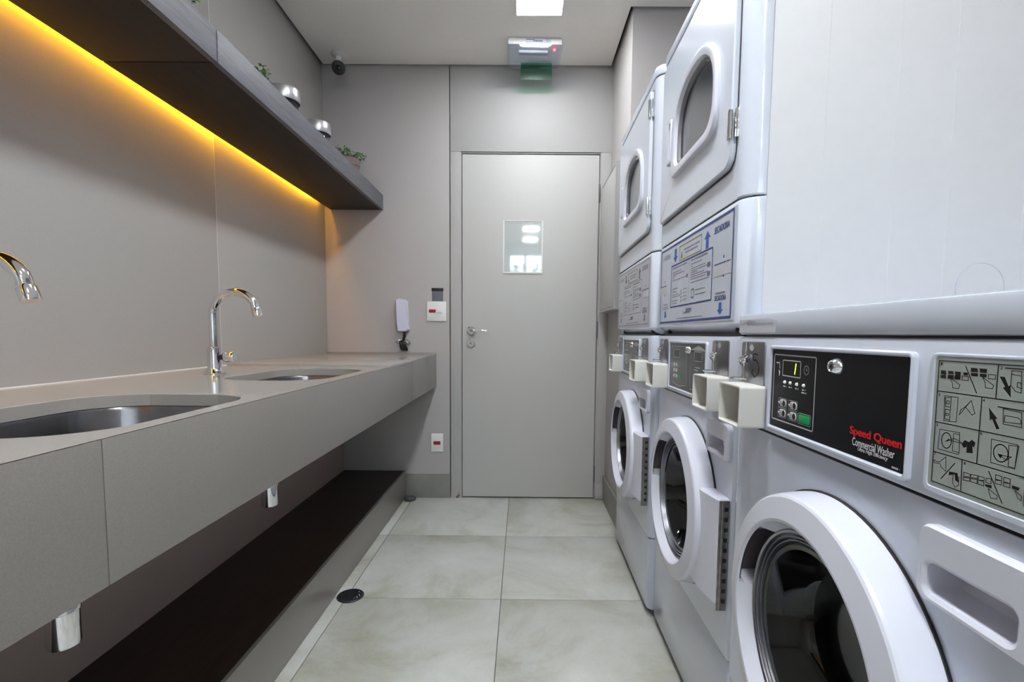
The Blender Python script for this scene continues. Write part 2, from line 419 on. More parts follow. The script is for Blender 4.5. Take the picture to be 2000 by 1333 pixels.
bm = B(); box(bm, XL+.001, XC, 1.978, D-.021, ZC-.03, ZC+.0065, .001); obj('slab', bm, 'stone_top', ct)
bm = B(); box(bm, XL+.001, XC, D-.0205, D-.001, ZC-.03, ZC+.018, .001); obj('upstand', bm, 'stone', ct)
for y0, y1 in ((Y0c, .6065), (.6080, 2.3795), (2.3810, 2.7115), (2.7130, D-.001)):
    zt_ = ZC-.0005 if y1 < 1 else ZC-.0005
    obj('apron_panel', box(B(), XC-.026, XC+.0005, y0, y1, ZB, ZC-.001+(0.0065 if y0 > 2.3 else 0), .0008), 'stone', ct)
bm = B(); box(bm, XL+.0015, XL+.006, Y0c, 1.977, ZC, ZC+.003); obj('sealant_line', bm, 'plate_white', ct)
# sinks
def sink(h, lab):
    cx = sum(p[0] for p in h)/len(h); cy = sum(p[1] for p in h)/len(h)
    e = empty('sink', (cx, cy, ZC-.18), label=lab, cat='sink', group='undermounted sinks in the countertop')
    L = [(p[0]-cx, p[1]-cy) for p in h]; bm = B()
    z = .18
    def sc(P, k): return [(a*k, b*k) for a, b in P]
    loft(bm, [Hz(sc(L, 1.06), z-.0275), Hz(sc(L, 1.0), z-.0275), Hz(sc(L, .985), z-.034), Hz(sc(L, .96), z-.12), Hz(sc(L, .93), z-.150), Hz(sc(L, .86), z-.168), Hz(sc(L, .70), z-.176), Hz(sc(L, .16), z-.179)])
    loft(bm, [Hz(sc(L, 1.06), z-.0275), Hz(sc(L, 1.02), z-.04), Hz(sc(L, .98), z-.13), Hz(sc(L, .9), z-.178), Hz(sc(L, .16), z-.182)])
    obj('bowl', bm, 'steel', e)
    bm = B(); lathe(bm, [(.0, .004), (.012, .006), (.020, .004), (.036, .004), (.040, .001)], (0, 0, .001), 'z', 24); obj('drain_strainer', bm, 'chrome', e)
    return e
sink(holes[0], 'nearer undermounted sink with dark steel bowl, cut off by the left edge')
sink(holes[1], 'farther undermounted sink with dark steel bowl beside the whole faucet')
# bottle traps under the apron
for (x, y, zb, lab) in ((-.80, .823, .474, 'nearer chrome bottle trap hanging below the countertop at lower left'), (-.80, 1.530, .474, 'farther small chrome bottle trap hanging below the countertop')):
    e = empty('bottle_trap', (x, y, zb), label=lab, cat='drain trap', group='chrome bottle traps under the counter')
    bm = B(); lathe(bm, [(.0, 0), (.018, .0), (.0235, .003), (.0245, .008), (.0245, .064), (.0265, .066), (.0265, .082), (.024, .086), (.021, .09)], (0, 0, 0), 'z', 28); obj('cup', bm, 'chrome', e)
    bm = B(); lathe(bm, [(.021, .088), (.021, .105), (.026, .106), (.026, .124), (.014, .128), (.014, .24)], (0, 0, 0), 'z', 24); obj('neck', bm, 'chrome', e)
    bm = B(); tube(bm, [(-.02, 0, .098), (-.12, 0, .098), (-.29, 0, .098)], .013, 14); lathe(bm, [(.03, -.298), (.03, -.292), (.014, -.286)], (0, 0, .098), 'x', 24); obj('waste_pipe', bm, 'chrome', e)
# faucets
def faucet(x, y, lab):
    e = empty('faucet', (x, y, ZC+.0004), label=lab, cat='faucet', group='chrome swan-neck faucets')
    bm = B(); lathe(bm, [(.0, .0), (.031, .0), (.031, .004), (.026, .009), (.021, .016), (.0195, .022), (.0195, .083), (.017, .086), (.012, .087)], (0, 0, 0), 'z', 32); obj('body', bm, 'chrome', e)
    R = .072; pts = [(0, 0, .086), (0, 0, .12), (0, 0, .16), (0, 0, .188)]
    for i in range(1, 15):
        t = PI*(1-i/15*.87); pts.append((R+R*cos(t), 0, .188+R*sin(t)))
    q = pts[-1]; t = PI*(1-14/15*.87); dx, dz = sin(t), -cos(t)
    dx, dz = .30, -.954
    for k in (.01, .022): pts.append((q[0]+dx*k, 0, q[2]+dz*k))
    bm = B(); tube(bm, pts, .0125, 18); obj('spout', bm, 'chrome', e)
    a = pts[-1]; bm = B()
    tube(bm, [(a[0]-dx*.004, 0, a[2]-dz*.004), (a[0], 0, a[2]), (a[0]+dx*.024, 0, a[2]+dz*.024)], [.0125, .0145, .0150], 18)
    obj('aerator', bm, 'chrome', e)
    bm = B(); lathe(bm, [(.010, .017), (.010, .032), (.0145, .033), (.0145, .036)], (0, 0, .055), 'x', 24); obj('valve_stem', bm, 'black', e)
    bm = B(); lathe(bm, [(.0, .036), (.0155, .036), (.0165, .039), (.0165, .063), (.0150, .066), (.0, .066)], (0, 0, .055), 'x', 28); h = obj('handle_knob', bm, 'chrome', e)
    return e
faucet(-.982, 1.566, 'chrome swan-neck faucet standing complete between the two sinks')
faucet(-.982, .842, 'chrome faucet cut by the left edge, only spout tip and knob showing')
# platform under the counter
pf = empty('low_platform', (0, 0, 0), label='long low dark brown platform with grey front under the countertop', cat='platform')
XP, ZP = -.7204, .17
obj('top_board', box(B(), XL+.001, XP-.013, -1.2, D-.001, ZP-.014, ZP-.0005, .0006), 'platform_top', pf)
obj('front_panel', box(B(), XP-.0125, XP, -1.2, D-.001, .0008, ZP, .0008), 'stone', pf)
# floating shelf
XS, Z0, Z1 = -.8414, 1.7634, 1.8513
sh = empty('wall_shelf', (0, 0, 0), label='thick dark wood shelf with amber strip light on the left wall', cat='shelf')
for y0, y1 in ((-.9, 1.4052), (1.4098, D-.001)):
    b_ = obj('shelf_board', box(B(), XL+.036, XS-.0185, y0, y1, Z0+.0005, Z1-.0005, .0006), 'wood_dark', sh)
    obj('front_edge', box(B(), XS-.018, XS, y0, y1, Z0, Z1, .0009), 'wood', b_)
for y0, y1 in ((-.9, D-.001),):
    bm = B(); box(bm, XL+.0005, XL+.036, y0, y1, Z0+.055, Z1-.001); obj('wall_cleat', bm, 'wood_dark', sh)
    bm = B(); box(bm, XL+.016, XL+.028, y0+.02, 2.93, Z0+.0470, Z0+.0548); o = obj('strip_light', bm, 'led', sh); o['label'] = 'glowing amber strip light'
# jars and plants on the shelf
def jar(x, y, lab):
    e = empty('glass_jar', (x, y, Z1), label=lab, cat='jar', group='steel-lidded glass jars on the shelf')
    bm = B(); lathe(bm, [(.0, .0008), (.046, .0008), (.052, .006), (.053, .02), (.053, .112), (.050, .118), (.050, .124)], (0, 0, 0), 'z', 40)
    lathe(bm, [(.0, .007), (.045, .008), (.0495, .014), (.0505, .02), (.0505, .112), (.048, .118), (.048, .124)], (0, 0, 0), 'z', 40); obj('glass_body', bm, 'glass', e)
    bm = B(); lathe(bm, [(.050, .119), (.0585, .118), (.0600, .121), (.0600, .164), (.057, .170), (.045, .172), (.0, .172)], (0, 0, 0), 'z', 40); obj('lid', bm, 'lid_metal', e)
jar(-.985, 2.10, 'glass jar with steel lid, nearer of the two on the shelf')
jar(-.985, 2.43, 'glass jar with steel lid, farther one next to the stone planter')
def plant(y, potr, poth, lab, seed, pm, nl, size, x=-1.0):
    e = empty('potted_plant', (x, y, Z1), label=lab, cat='potted plant', group='small plants on the shelf')
    bm = B(); lathe(bm, [(.0, .0008), (potr*.80, .0008), (potr*.97, poth*.72), (potr*.985, poth*.75), (potr*1.03, poth*.76), (potr*1.05, poth), (potr*.96, poth), (potr*.93, poth-.012), (0, poth-.012)], (0, 0, 0), 'z', 32); obj('pot', bm, pm, e)
    rnd = random.Random(seed); bm = B(); tips = []
    for k in range(16):
        a = rnd.uniform(0, 2*PI); r = rnd.uniform(.2, 1.25)*potr; h = rnd.uniform(.0, .038)
        p0 = (cos(a)*potr*.3, sin(a)*potr*.3, poth-.015); p1 = (cos(a)*r, sin(a)*r, poth+h+.02); p2 = (cos(a)*(r+.012), sin(a)*(r+.012), poth+h)
        tube(bm, [p0, p1, p2], .0013, 5); tips += [p1, p2, tuple((Vector(p0)+Vector(p1))/2+Vector((0, 0, .01)))]
    obj('stem', bm, 'plant_dark', e)
    bm = B()
    for t in tips:
        for _ in range(nl):
            p = Vector(t)+Vector((rnd.gauss(0, .009), rnd.gauss(0, .009), rnd.gauss(0, .006)))
            a = Vector((rnd.gauss(0, 1), rnd.gauss(0, 1), rnd.gauss(.3, .7))).normalized(); s_ = size*rnd.uniform(.7, 1.3)
            b = a.orthogonal().normalized()*s_*.36; n2 = a.cross(b).normalized()*s_*.12
            v = [bm.verts.new(p+q) for q in (-a*s_*.5, -b+n2, a*s_*.5, b+n2)]
            bm.faces.new((v[0], v[1], v[2])); bm.faces.new((v[0], v[2], v[3]))
    o = obj('foliage', bm, 'plant', e); o['kind'] = 'stuff'
plant(2.865, .068, .150, 'leafy green plant in a rough pinkish-brown pot at the shelf end by the back wall', 3, 'pot', 6, .016)
plant(1.905, .045, .098, 'small clear pot with green sprigs on the shelf, before the two jars', 8, 'glass', 4, .016)
plant(1.455, .050, .118, 'nearest potted sprig on the shelf, barely showing above the front edge', 12, 'pot', 4, .016)

# ================================================================ THINGS ON THE BACK WALL AND CEILING
def plate_thing(x0, x1, z0, z1, lab, rx, rocker=None):
    e = empty('switch_plate' if rocker else 'outlet_plate', ((x0+x1)/2, D, z0), label=lab, cat='switch' if rocker else 'outlet')
    cx = (x0+x1)/2; f = lambda a, b, c, d: rr(a-cx, b-cx, c-z0, d-z0, .004, 4)
    bm = B(); slab(bm, f(x0, x1, z0, z1), -.009, 0, .003); obj('cover_plate', bm, 'plate_white', e)
    bm = B(); slab(bm, f(*rx), -.0102, -.0088); o = obj('label_strip', bm, 'red_label', e); o['label'] = 'dark red label strip'
    if rocker:
        bm = B(); slab(bm, f(*rocker), -.0125, -.0088, .001); obj('rocker', bm, 'plate_white', e)
    return e
plate_thing(-.582, -.463, 1.101, 1.221, 'square white light switch plate with dark red label left of the door', (-.569, -.527, 1.152, 1.172), (-.521, -.486, 1.150, 1.176))
plate_thing(-.561, -.485, .292, .407, 'small white outlet plate with dark red label low beside the door', (-.545, -.501, .338, .360))
e = empty('clear_tag', (-.517, D, 1.222), label='clear printed tag with black top stuck above the light switch', cat='tag')
bm = B(); box(bm, -.034, .034, -.0016, 0, .0, .062); obj('clear_sheet', bm, 'clear_tag', e)
bm = B(); box(bm, -.036, .036, -.003, 0, .062, .080, .0006); obj('black_header', bm, 'black', e)
bm = B(); rnd = random.Random(2)
for i in range(8): bars(bm, -.030, rnd.uniform(-.005, .005), .010+i*.0063, -.0018, .0010)
for x in (.006, .012, .018, .024, .029): line(bm, (x, .006), (x, .055), .0009, -.0018)
o = obj('print', bm, 'ink_grey', e); o['kind'] = 'stuff'
# notice in a clear pocket on the door
e = empty('notice', (0, D+.002, 1.393), label='white-framed notice in a glossy clear pocket on the grey door', cat='notice')
bm = B(); frame(bm, rr(-.121, .120, 0, .313, .002, 2), rr(-.112, .111, .010, .316-.006, .002, 2), -.004, 0, .0008); obj('white_border', bm, 'plate_white', e)
bm = B(); slab(bm, rr(-.115, .114, .006, .309, .001, 2), -.0010, 0); obj('sheet', bm, 'paper', e)
bm = B(); slab(bm, rr(-.1125, .1115, .0095, .3105, .001, 2), -.0032, -.0026); obj('glossy_pocket', bm, 'pocket', e)
bm = B(); bars(bm, -.095, -.012, .303, -.0036, .0013); line(bm, (.012, .301), (.028, .305), .004, -.0036); line(bm, (.070, .292), (.075, .304), .004, -.0036); bars(bm, .078, .095, .298, -.0036, .0018)
obj('print', bm, 'grey_text', e)['kind'] = 'stuff'
# intercom handset, cord and hooks
e = empty('intercom_handset', (-.728, D, 1.035), label='white intercom handset hanging on the back wall above the counter end', cat='intercom')
bm = B(); P = [(-.036, .050), (-.020, .004), (.018, .0), (.040, .010), (.036, .06), (.032, .186), (-.040, .188)]
loft(bm, [F(P, 0), F(P, -.022), F(inset(P, .003), -.026)], cap0=True, cap1=True); obj('cradle', bm, 'plate_white', e)
bm = B(); P = [(-.022, .002), (.026, .0), (.046, .014), (.036, .06), (.030, .19), (-.012, .196), (-.034, .19), (-.030, .06)]
loft(bm, [F(inset(P, .002), -.024), F(P, -.030), F(P, -.046), F(inset(P, .005), -.055)], cap0=True, cap1=True); obj('handset', bm, 'handset', e)
bm = B()
for k in range(4):
    rnd = random.Random(k); z0 = 0.0
    tube(bm, smooth_path([(.010+k*.003, -.035, .006), (.012+rnd.uniform(-.006, .006), -.03, -.03), (-.004+rnd.uniform(-.004, .004), -.026, -.066), (.004-k*.004, -.024, -.093)]), .0036, 8)
for k in range(7):
    rnd = random.Random(20+k); x = rnd.uniform(-.024, .012)
    tube(bm, smooth_path([(x, -.022, -.060+rnd.uniform(-.01, .01)), (x+.012, -.034, -.08), (x+.020, -.024, -.112), (x+.005, -.02, -.098), (x, -.022, -.060)]), .0034, 7)
obj('cord', bm, 'black', e)
e = empty('wall_hook', (-.728, D, .962), label='chrome double hook on the wall behind the black intercom cord', cat='hook')
bm = B(); tube(bm, smooth_path([(-.040, -.012, .002), (-.042, -.016, .014), (-.030, -.018, .022), (0, -.012, .022), (.030, -.018, .022), (.044, -.016, .012), (.040, -.014, -.002), (.028, -.014, -.002)]), .0042, 8)
box(bm, -.03, .03, -.010, 0, .002, .014, .001); tube(bm, smooth_path([(-.040, -.014, .002), (-.034, -.016, -.006), (-.02, -.014, -.004)]), .0042, 8)
obj('hook_bar', bm, 'chrome', e)
# drain covers on the floor
def drain(x, y, r, lab, nm='drain_cover'):
    e = empty(nm, (x, y, 0), label=lab, cat='drain cover')
    bm = B(); lathe(bm, [(r, .0), (r, .003), (r*.93, .0055), (r*.84, .0055), (r*.82, .002), (0, .002)], (0, 0, 0), 'z', 40); obj('rim', bm, 'drain', e)
    bm = B()
    for i in range(-5, 6):
        h = math.sqrt(max(0, (r*.82)**2-(i*r*.15)**2)); box(bm, i*r*.15-.0022, i*r*.15+.0022, -h, h, .0022, .0052)
    o = obj('grate_bar', bm, 'drain', e); o['kind'] = 'stuff'
    bm = B()
    for k in range(5):
        a = -.9+k*.42; sphere(bm, (r*.70*cos(a), r*.70*sin(a), .0056), .0022, n=5)
    obj('screw', bm, 'chrome', e)
drain(-.662, 1.850, .051, 'round dark metal drain cover on the tile joint beside the platform')
e = empty('door_stop', (-.683, 2.968, 0), label='dark rubber disc lying in the corner by platform end and skirting', cat='rubber disc')
bm = B(); lathe(bm, [(.0, .0005), (.030, .0005), (.036, .006), (.036, .014), (.030, .021), (.012, .024), (0, .024)], (0, 0, 0), 'z', 32); obj('disc', bm, 'rubber', e)
# lamps
for i, (x, y) in enumerate(LAMPS):
    lab = ['square white ceiling lamp glowing above the door end', 'square ceiling lamp just ahead of the camera, second from the door', 'square ceiling lamp behind the camera, third from the door', 'square ceiling lamp behind the camera, fourth from the door', 'square ceiling lamp farthest back, close to the rear window'][i]
    e = empty('ceiling_lamp', (x, y, ZT), label=lab, cat='ceiling lamp', group='square ceiling lamps')
    bm = B(); frame(bm, rr(-.116, .116, -.116, .116, .004, 2), rr(-.109, .109, -.109, .109, .003, 2), -.004, 0, .001)
    for v in bm.verts: v.co = Vector((v.co.x, v.co.z, v.co.y))
    obj('lamp_rim', bm, 'plate_white', e)
    obj('diffuser', box(B(), -.109, .109, -.109, .109, -.0025, -.0005), 'lamp%d' % i, e)
# emergency light
e = empty('emergency_light', (.053, 2.825, ZT), label='white emergency light unit on the ceiling before the door wall', cat='emergency light')
e.rotation_euler.z = .02
bm = B(); box(bm, -.143, .143, -.09, .10, -.036, 0, .006); obj('base', bm, 'plate_white', e)
bm = B(); L_ = []
for k, (s_, z) in enumerate(((1, -.036), (.985, -.046), (.95, -.062), (.88, -.0675))):
    L_.append([(a*s_, b*s_, z) for a, b in rr(-.148, .148, -.094, .104, .014, 5)])
loft(bm, L_, cap1=True); obj('lens', bm, 'lens', e)
for y in (-.045, .0):
    bm = B(); tube(bm, [(-.085, y, -.049), (.07, y, -.049)], .0085, 12); obj('lamp_tube', bm, 'tube', e)
bm = B(); box(bm, -.073, .105, .090, .093, -.128, -.0360, .001); o = obj('hanging_sign_plate', bm, 'green_film', e); o['label'] = 'translucent green hanging plate'
bm = B(); sphere(bm, (.105, -.066, -.050), .007, n=8); o = obj('indicator', bm, 'red_led', e); o['label'] = 'red indicator lamp'
bm = B(); box(bm, -.05, .085, -.0915, -.0895, -.031, -.008); obj('type_plate', bm, 'tape', e)
bm = B(); bars(bm, -.045, .0, -.013, -.0917, .0016); bars(bm, -.01, .04, -.020, -.0917, .0024)
tp = circ(.066, -.017, .006, 12); loop(bm, tp, .0016, -.0917); obj('print', bm, 'ink_navy', e)['kind'] = 'stuff'
# security camera
e = empty('security_camera', (-1.050, 2.900, ZT), label='small white security camera with black face in the ceiling corner', cat='security camera')
bm = B(); lathe(bm, [(0, -.001), (.041, -.001), (.042, -.008), (.034, -.013), (.014, -.016), (.013, -.06), (0, -.06)], (0, 0, 0), 'z', 28); obj('mount', bm, 'camera_white', e)
d = Vector((.30, -.86, -.42)).normalized(); p0 = Vector((-.004, .012, -.072))
bm = B(); tube(bm, [p0-d*.012, p0, p0+d*.06, p0+d*.075], [.012, .025, .031, .031], 24); obj('housing', bm, 'camera_white', e)
bm = B(); tube(bm, [p0+d*.072, p0+d*.078, p0+d*.105, p0+d*.108], [.031, .035, .036, .030], 24); obj('sun_hood', bm, 'black', e)
bm = B(); sphere(bm, p0+d*.106, .014, n=8); obj('lens', bm, 'display', e)
# electrical cabinet on the right-hand return wall
e = empty('wall_cabinet', (XR, 0, 1.157), label='tall slim light grey wall cabinet beside the door frame', cat='cabinet')
xf = .458-XR
obj('carcass', box(B(), xf+.004, -.0005, YN+.003, 2.965, 0, .727, .0015), 'jamb', e)
bm = B(); box(bm, xf, xf+.004, YN+.003, 2.530, 0, .727); box(bm, xf, xf+.004, 2.93, 2.965, 0, .727); box(bm, xf, xf+.004, 2.53, 2.93, 0, .012); box(bm, xf, xf+.004, 2.53, 2.93, .717, .727)
obj('frame_edge', bm, 'jamb', e)
obj('cabinet_door', box(B(), xf+.0005, xf+.0035, 2.5335, 2.9265, .016, .7135, .0006), 'door', e)

# ================================================================ THE MACHINES
# local frame of a machine: x along its front (left to right seen from the aisle), y into the cabinet, z up
W, DEP = .681, .70
RT = .0164
EX = Vector((-sin(RT), -cos(RT), 0)); EY = Vector((cos(RT), -sin(RT), 0))
def origin(k, dy=0):
    t = .683*(1-k)
    return Vector((.4644+sin(RT)*t, 1.6633+cos(RT)*t, 0))+EX*(-.06)+EY*dy
def wrap(x0, x1, yf, yb, r, n=6):      # plan outline without the flat of the front
    P = [(x1-r, yf)]+[(x1-r+r*sin(PI/2*i/n), yf+r-r*cos(PI/2*i/n)) for i in range(1, n+1)]
    P += [(x1, yb), (x0, yb)]
    P += [(x0+r-r*sin(PI/2*(n-i)/n), yf+r-r*cos(PI/2*(n-i)/n)) for i in range(0, n+1)]
    return P
def cab(bm, x0, x1, yf, yb, z0, z1, r, b=.004):   # closed box with rounded upright front corners and eased edges
    lo = [Hz(wrap(x0+b, x1-b, yf+b, yb-b, r), z0), Hz(wrap(x0+b*.3, x1-b*.3, yf+b*.3, yb-b*.3, r), z0+b*.3), Hz(wrap(x0, x1, yf, yb, r), z0+b),
          Hz(wrap(x0, x1, yf, yb, r), z1-b), Hz(wrap(x0+b*.3, x1-b*.3, yf+b*.3, yb-b*.3, r), z1-b*.3), Hz(wrap(x0+b, x1-b, yf+b, yb-b, r), z1)]
    return loft(bm, lo, cap0=True, cap1=True)
def shell(bm, x0, x1, yf, yb, z0, z1, r):          # same without the front flat
    P = wrap(x0, x1, yf, yb, r)
    loft(bm, [Hz(P, z0), Hz(P, z1)], closed=False)
    for z in (z0, z1): bm.faces.new([bm.verts.new((a, b, z)) for a, b in P])
DC = (.355, .572); DCR = .160
DISP = (.515, .650, .745, .829)
PIT = (.527, .626, .755, .789)

def washer_body(e, near=False):
    # kick panel
    bm = B(); cab(bm, 0, W, .003, DEP, .028, .2935, .026, .003); obj('kick_panel', bm, 'white', e)
    bm = B(); box(bm, .02, W-.02, .035, DEP-.01, .0, .0275); obj('base', bm, 'black', e)
    bm = B(); r = .026; zt = .8495
    shell(bm, 0, W, 0, DEP, .297, zt, r)
    f = lambda a, b: (a, 0, b)
    h = plate(bm, (r, W-r, .297, .742), circ(DC[0], DC[1], DCR, 64), f, 64)
    loft(bm, [F(h, 0), F(h, .03)])
    pit = rr(PIT[0]-.001, PIT[1]+.001, PIT[2]-.001, PIT[3]+.001, .010)
    h2 = plate(bm, (.50, W-r, .742, zt), pit, f, 24)
    loft(bm, [F(h2, 0), F(h2, .004)])
    bm.faces.new([bm.verts.new(f(*p)) for p in ((r, .742), (.50, .742), (.50, zt), (r, zt))])
    obj('cabinet', bm, 'white', e)
    # drum behind the glass
    bm = B(); n = 48; loops = []
    for rad, y in ((.150, .062), (.215, .075), (.225, .12), (.225, .40), (.20, .43), (0.02, .44)):
        loops.append([((DC[0]+rad*(1+.02*(i % 8 == 0))*cos(2*PI*i/n)), y, DC[1]+rad*(1+.02*(i % 8 == 0))*sin(2*PI*i/n)) for i in range(n)])
    loft(bm, loops, cap1=True)
    dm = obj('drum', bm, 'drum', e)
    for k in range(3):
        a = 2*PI*k/3+.5; bm = B(); c, s = cos(a), sin(a)
        P = [(.225, -.035), (.165, -.012), (.160, 0), (.165, .012), (.225, .035)]
        loft(bm, [[(DC[0]+p*c-q*s, y, DC[1]+p*s+q*c) for p, q in P] for y in (.12, .40)], cap0=True, cap1=True)
        obj('drum_lifter', bm, 'brushed', dm)
    # door ring with finger recess at the upper left
    prof = [(.2260, .0), (.2250, -.020), (.2215, -.044), (.2195, -.0485), (.2165, -.0510), (.184, -.0580), (.1800, -.0575), (.1780, -.0545), (.1745, -.046), (.1720, -.040), (.1695, -.034), (.1680, -.030)]
    bm = B(); n = 96; L_ = []
    for i, (rad, y) in enumerate(prof):
        l = []
        for k in range(n):
            t = 2*PI*k/n; dgr = k*360/n; rr_, yy = rad, y
            if 128 <= dgr <= 176 and i >= 8:
                rr_, yy = ((.2000, -.0515), (.2020, -.004), (.1680, -.0035), (.1680, -.030))[i-8]
            l.append((DC[0]+rr_*cos(t), yy, DC[1]+rr_*sin(t)))
        L_.append(l)
    loft(bm, L_); rg = obj('door', bm, 'white_door', e, 13)
    bm = B(); n1 = 18; L_ = []   # dark sheet added to give the finger recess its shade
    for rad, y in ((.1790, -.0520), (.1990, -.0505), (.2008, -.0060), (.1700, -.0050)):
        L_.append([(DC[0]+rad*cos(math.radians(129+46*k/n1)), y, DC[1]+rad*sin(math.radians(129+46*k/n1))) for k in range(n1+1)])
    loft(bm, L_, closed=False); obj('finger_recess_shade', bm, 'recess', rg)
    bm = B(); lathe(bm, [(.1695, -.031), (.1665, -.0345), (.1630, -.033), (.1620, -.026), (.1600, -.026), (.1585, -.031), (.1560, -.0310), (.1548, -.022), (.1535, -.022), (.1525, -.028), (.1505, -.028), (.1490, -.018)], (DC[0], 0, DC[1]), 'y', 72); obj('glass_rim', bm, 'brushed', rg)
    bm = B(); lathe(bm, [(.1580, -.018), (.157, .05), (.150, .062)], (DC[0], 0, DC[1]), 'y', 48); obj('gasket', bm, 'rubber', rg)
    bm = B(); lathe(bm, [(.1505, -.0200), (.145, -.0250), (.138, -.0240), (.128, .000), (.120, .030), (.110, .042), (.085, .050), (0.001, .053)], (DC[0], 0, DC[1]), 'y', 64, cap1=True); obj('glass_bowl', bm, 'door_glass', rg)
    bm = B(); lathe(bm, [(.2250, -.0035), (.2285, -.0035), (.2285, -.0004), (.2250, -.0004)], (DC[0], 0, DC[1]), 'y', 72); obj('door_gap', bm, 'black', rg)
    bm = B(); box(bm, .012, W-.012, .0025, DEP-.02, .8480, .8545); obj('seam', bm, 'black', e)
    bm = B(); box(bm, .012, W-.012, .0045, DEP-.02, .2925, .2980); obj('seam', bm, 'black', e)
    # hinge arm
    bm = B(); za, zb_ = .418, .662
    fr_ = lambda y0, k: [(DC[0]+.175, y0, za+k), (DC[0]+.175, y0, zb_-k)]
    P0 = [(.500, -.0005), (.6465, -.0005), (.6465, -.022), (.6405, -.0265), (.575, -.0385), (.500, -.040)]
    lo = []
    for z, k in ((za, .003), (za+.003, 0), (zb_-.003, 0), (zb_, .003)):
        lo.append([(x-(k if x > .6 else 0), y+(k if y < -.01 else 0), z) for x, y in P0])
    loft(bm, lo, cap0=True, cap1=True); arm = obj('hinge_arm', bm, 'white_door', rg)
    bm = B(); box(bm, .6470, .6500, -.0235, -.0015, za-.012, zb_-.002, .0005)
    obj('hinge_leaf', bm, 'hinge', rg)
    bm = B()
    for i in range(10):
        z = za+.006+i*.0236; box(bm, .6500, .6512, -.0130, -.0045, z, z+.009)
    o = obj('hinge_slot', bm, 'black', rg); o['kind'] = 'stuff'
    bm = B(); tube(bm, [(.6505, -.0180, za-.010), (.6505, -.0180, zb_-.004)], .0024, 8); obj('hinge_pin', bm, 'hinge', rg)
    # dispenser
    bm = B(); x0, x1, z0, z1 = DISP; Po = rr(x0, x1, z0, z1, .014, 6)
    Pi = rr(PIT[0], PIT[1], PIT[2], PIT[3], .009, 6)
    loft(bm, [F(Po, 0), F(Po, -.008), F(inset(Po, .0025), -.0115), F(inset(Pi, -.004), -.0115), F(Pi, -.0085), F(inset(Pi, .001), .010), F(inset(Pi, .004), .026)], cap1=True)
    obj('dispenser_drawer', bm, 'white_door', e)
    # console
    bm = B(); cab(bm, 0, W, -.004, DEP, .8535, 1.0265, .026, .005); cn = obj('console', bm, 'white', e)
    return rg

def coin_unit(e, x0, x1, sh=0):
    bm = B(); slab(bm, rr(x0, x1, .9335, 1.0165, .007, 5), -.0062, -.0042, .0004); cp = obj('coin_plate', bm, 'brushed', e)
    lx = x0+.032
    bm = B(); box(bm, lx-.0015, lx+.0020, -.0090, -.0063, .9900, 1.0150); box(bm, lx-.0085, lx-.0050, -.0090, -.0063, .946, .972)
    pts = smooth_path([(lx, -.011, 1.0145), (lx, -.011, .992), (lx-.004, -.013, .987), (lx-.009, -.014, .982), (lx-.006, -.012, .974), (lx-.007, -.011, .966), (lx-.007, -.011, .944)])
    tube(bm, pts, .0022, 8); obj('coin_slot_rail', bm, 'chrome', cp)
    bm = B(); tube(bm, smooth_path([(lx+.006, -.010, .989), (lx+.001, -.015, .984), (lx-.010, -.017, .983), (lx-.014, -.015, .976), (lx-.010, -.012, .970)]), .0032, 8); sphere(bm, (lx-.004, -.012, .979), .0062, n=8); obj('reject_knob', bm, 'chrome', cp)
    bm = B(); tube(bm, [(lx+.004, -.0085, .9425), (lx-.002, -.012, .9435), (lx-.020, -.022, .943), (lx-.028, -.028, .9425)], .0026, 8); obj('return_lever', bm, 'chrome', cp)
    bm = B(); P = [(lx+.0135+.010*cos(a*PI/3), 1.0045+.0068*sin(a*PI/3)) for a in range(6)]; poly(bm, P, -.0066); obj('round_sticker', bm, 'grey_text', cp)
    # square duct guard round the coin cup
    bx0, bx1, z0, z1 = x0+.004+sh, x1+.004+sh, .8565, .9350
    Po = rr(bx0, bx1, z0, z1, .006, 5); Pi = rr(bx0+.0035, bx1-.0035, z0+.0035, z1-.0035, .004, 5)
    bm = B(); loft(bm, [F(Po, -.0045), F(Po, -.0515), F(inset(Po, .0008), -.0525), F(inset(Pi, -.0006), -.0525), F(Pi, -.0515), F(Pi, -.0065), F(Po, -.0045)])
    cb = obj('coin_guard', bm, 'pvc', cp)
    bm = B(); slab(bm, inset(Pi, .0003), -.0085, -.0066); obj('guard_back', bm, 'pvc_dirty', cb)
    bm = B(); box(bm, bx1-.030, bx1-.006, -.030, -.0090, z0+.012, z0+.060, .002); obj('coin_cup', bm, 'pvc_dirty', cb)
    return cp

# ---- the lone near washer
nw = empty('washing_machine', origin(2), math.atan2(EX.y, EX.x), label='nearest white front-loading washer marked 5, low lid, black control panel', cat='washing machine')
door_near = washer_body(nw)
cp = coin_unit(nw, .034, .133, .005)

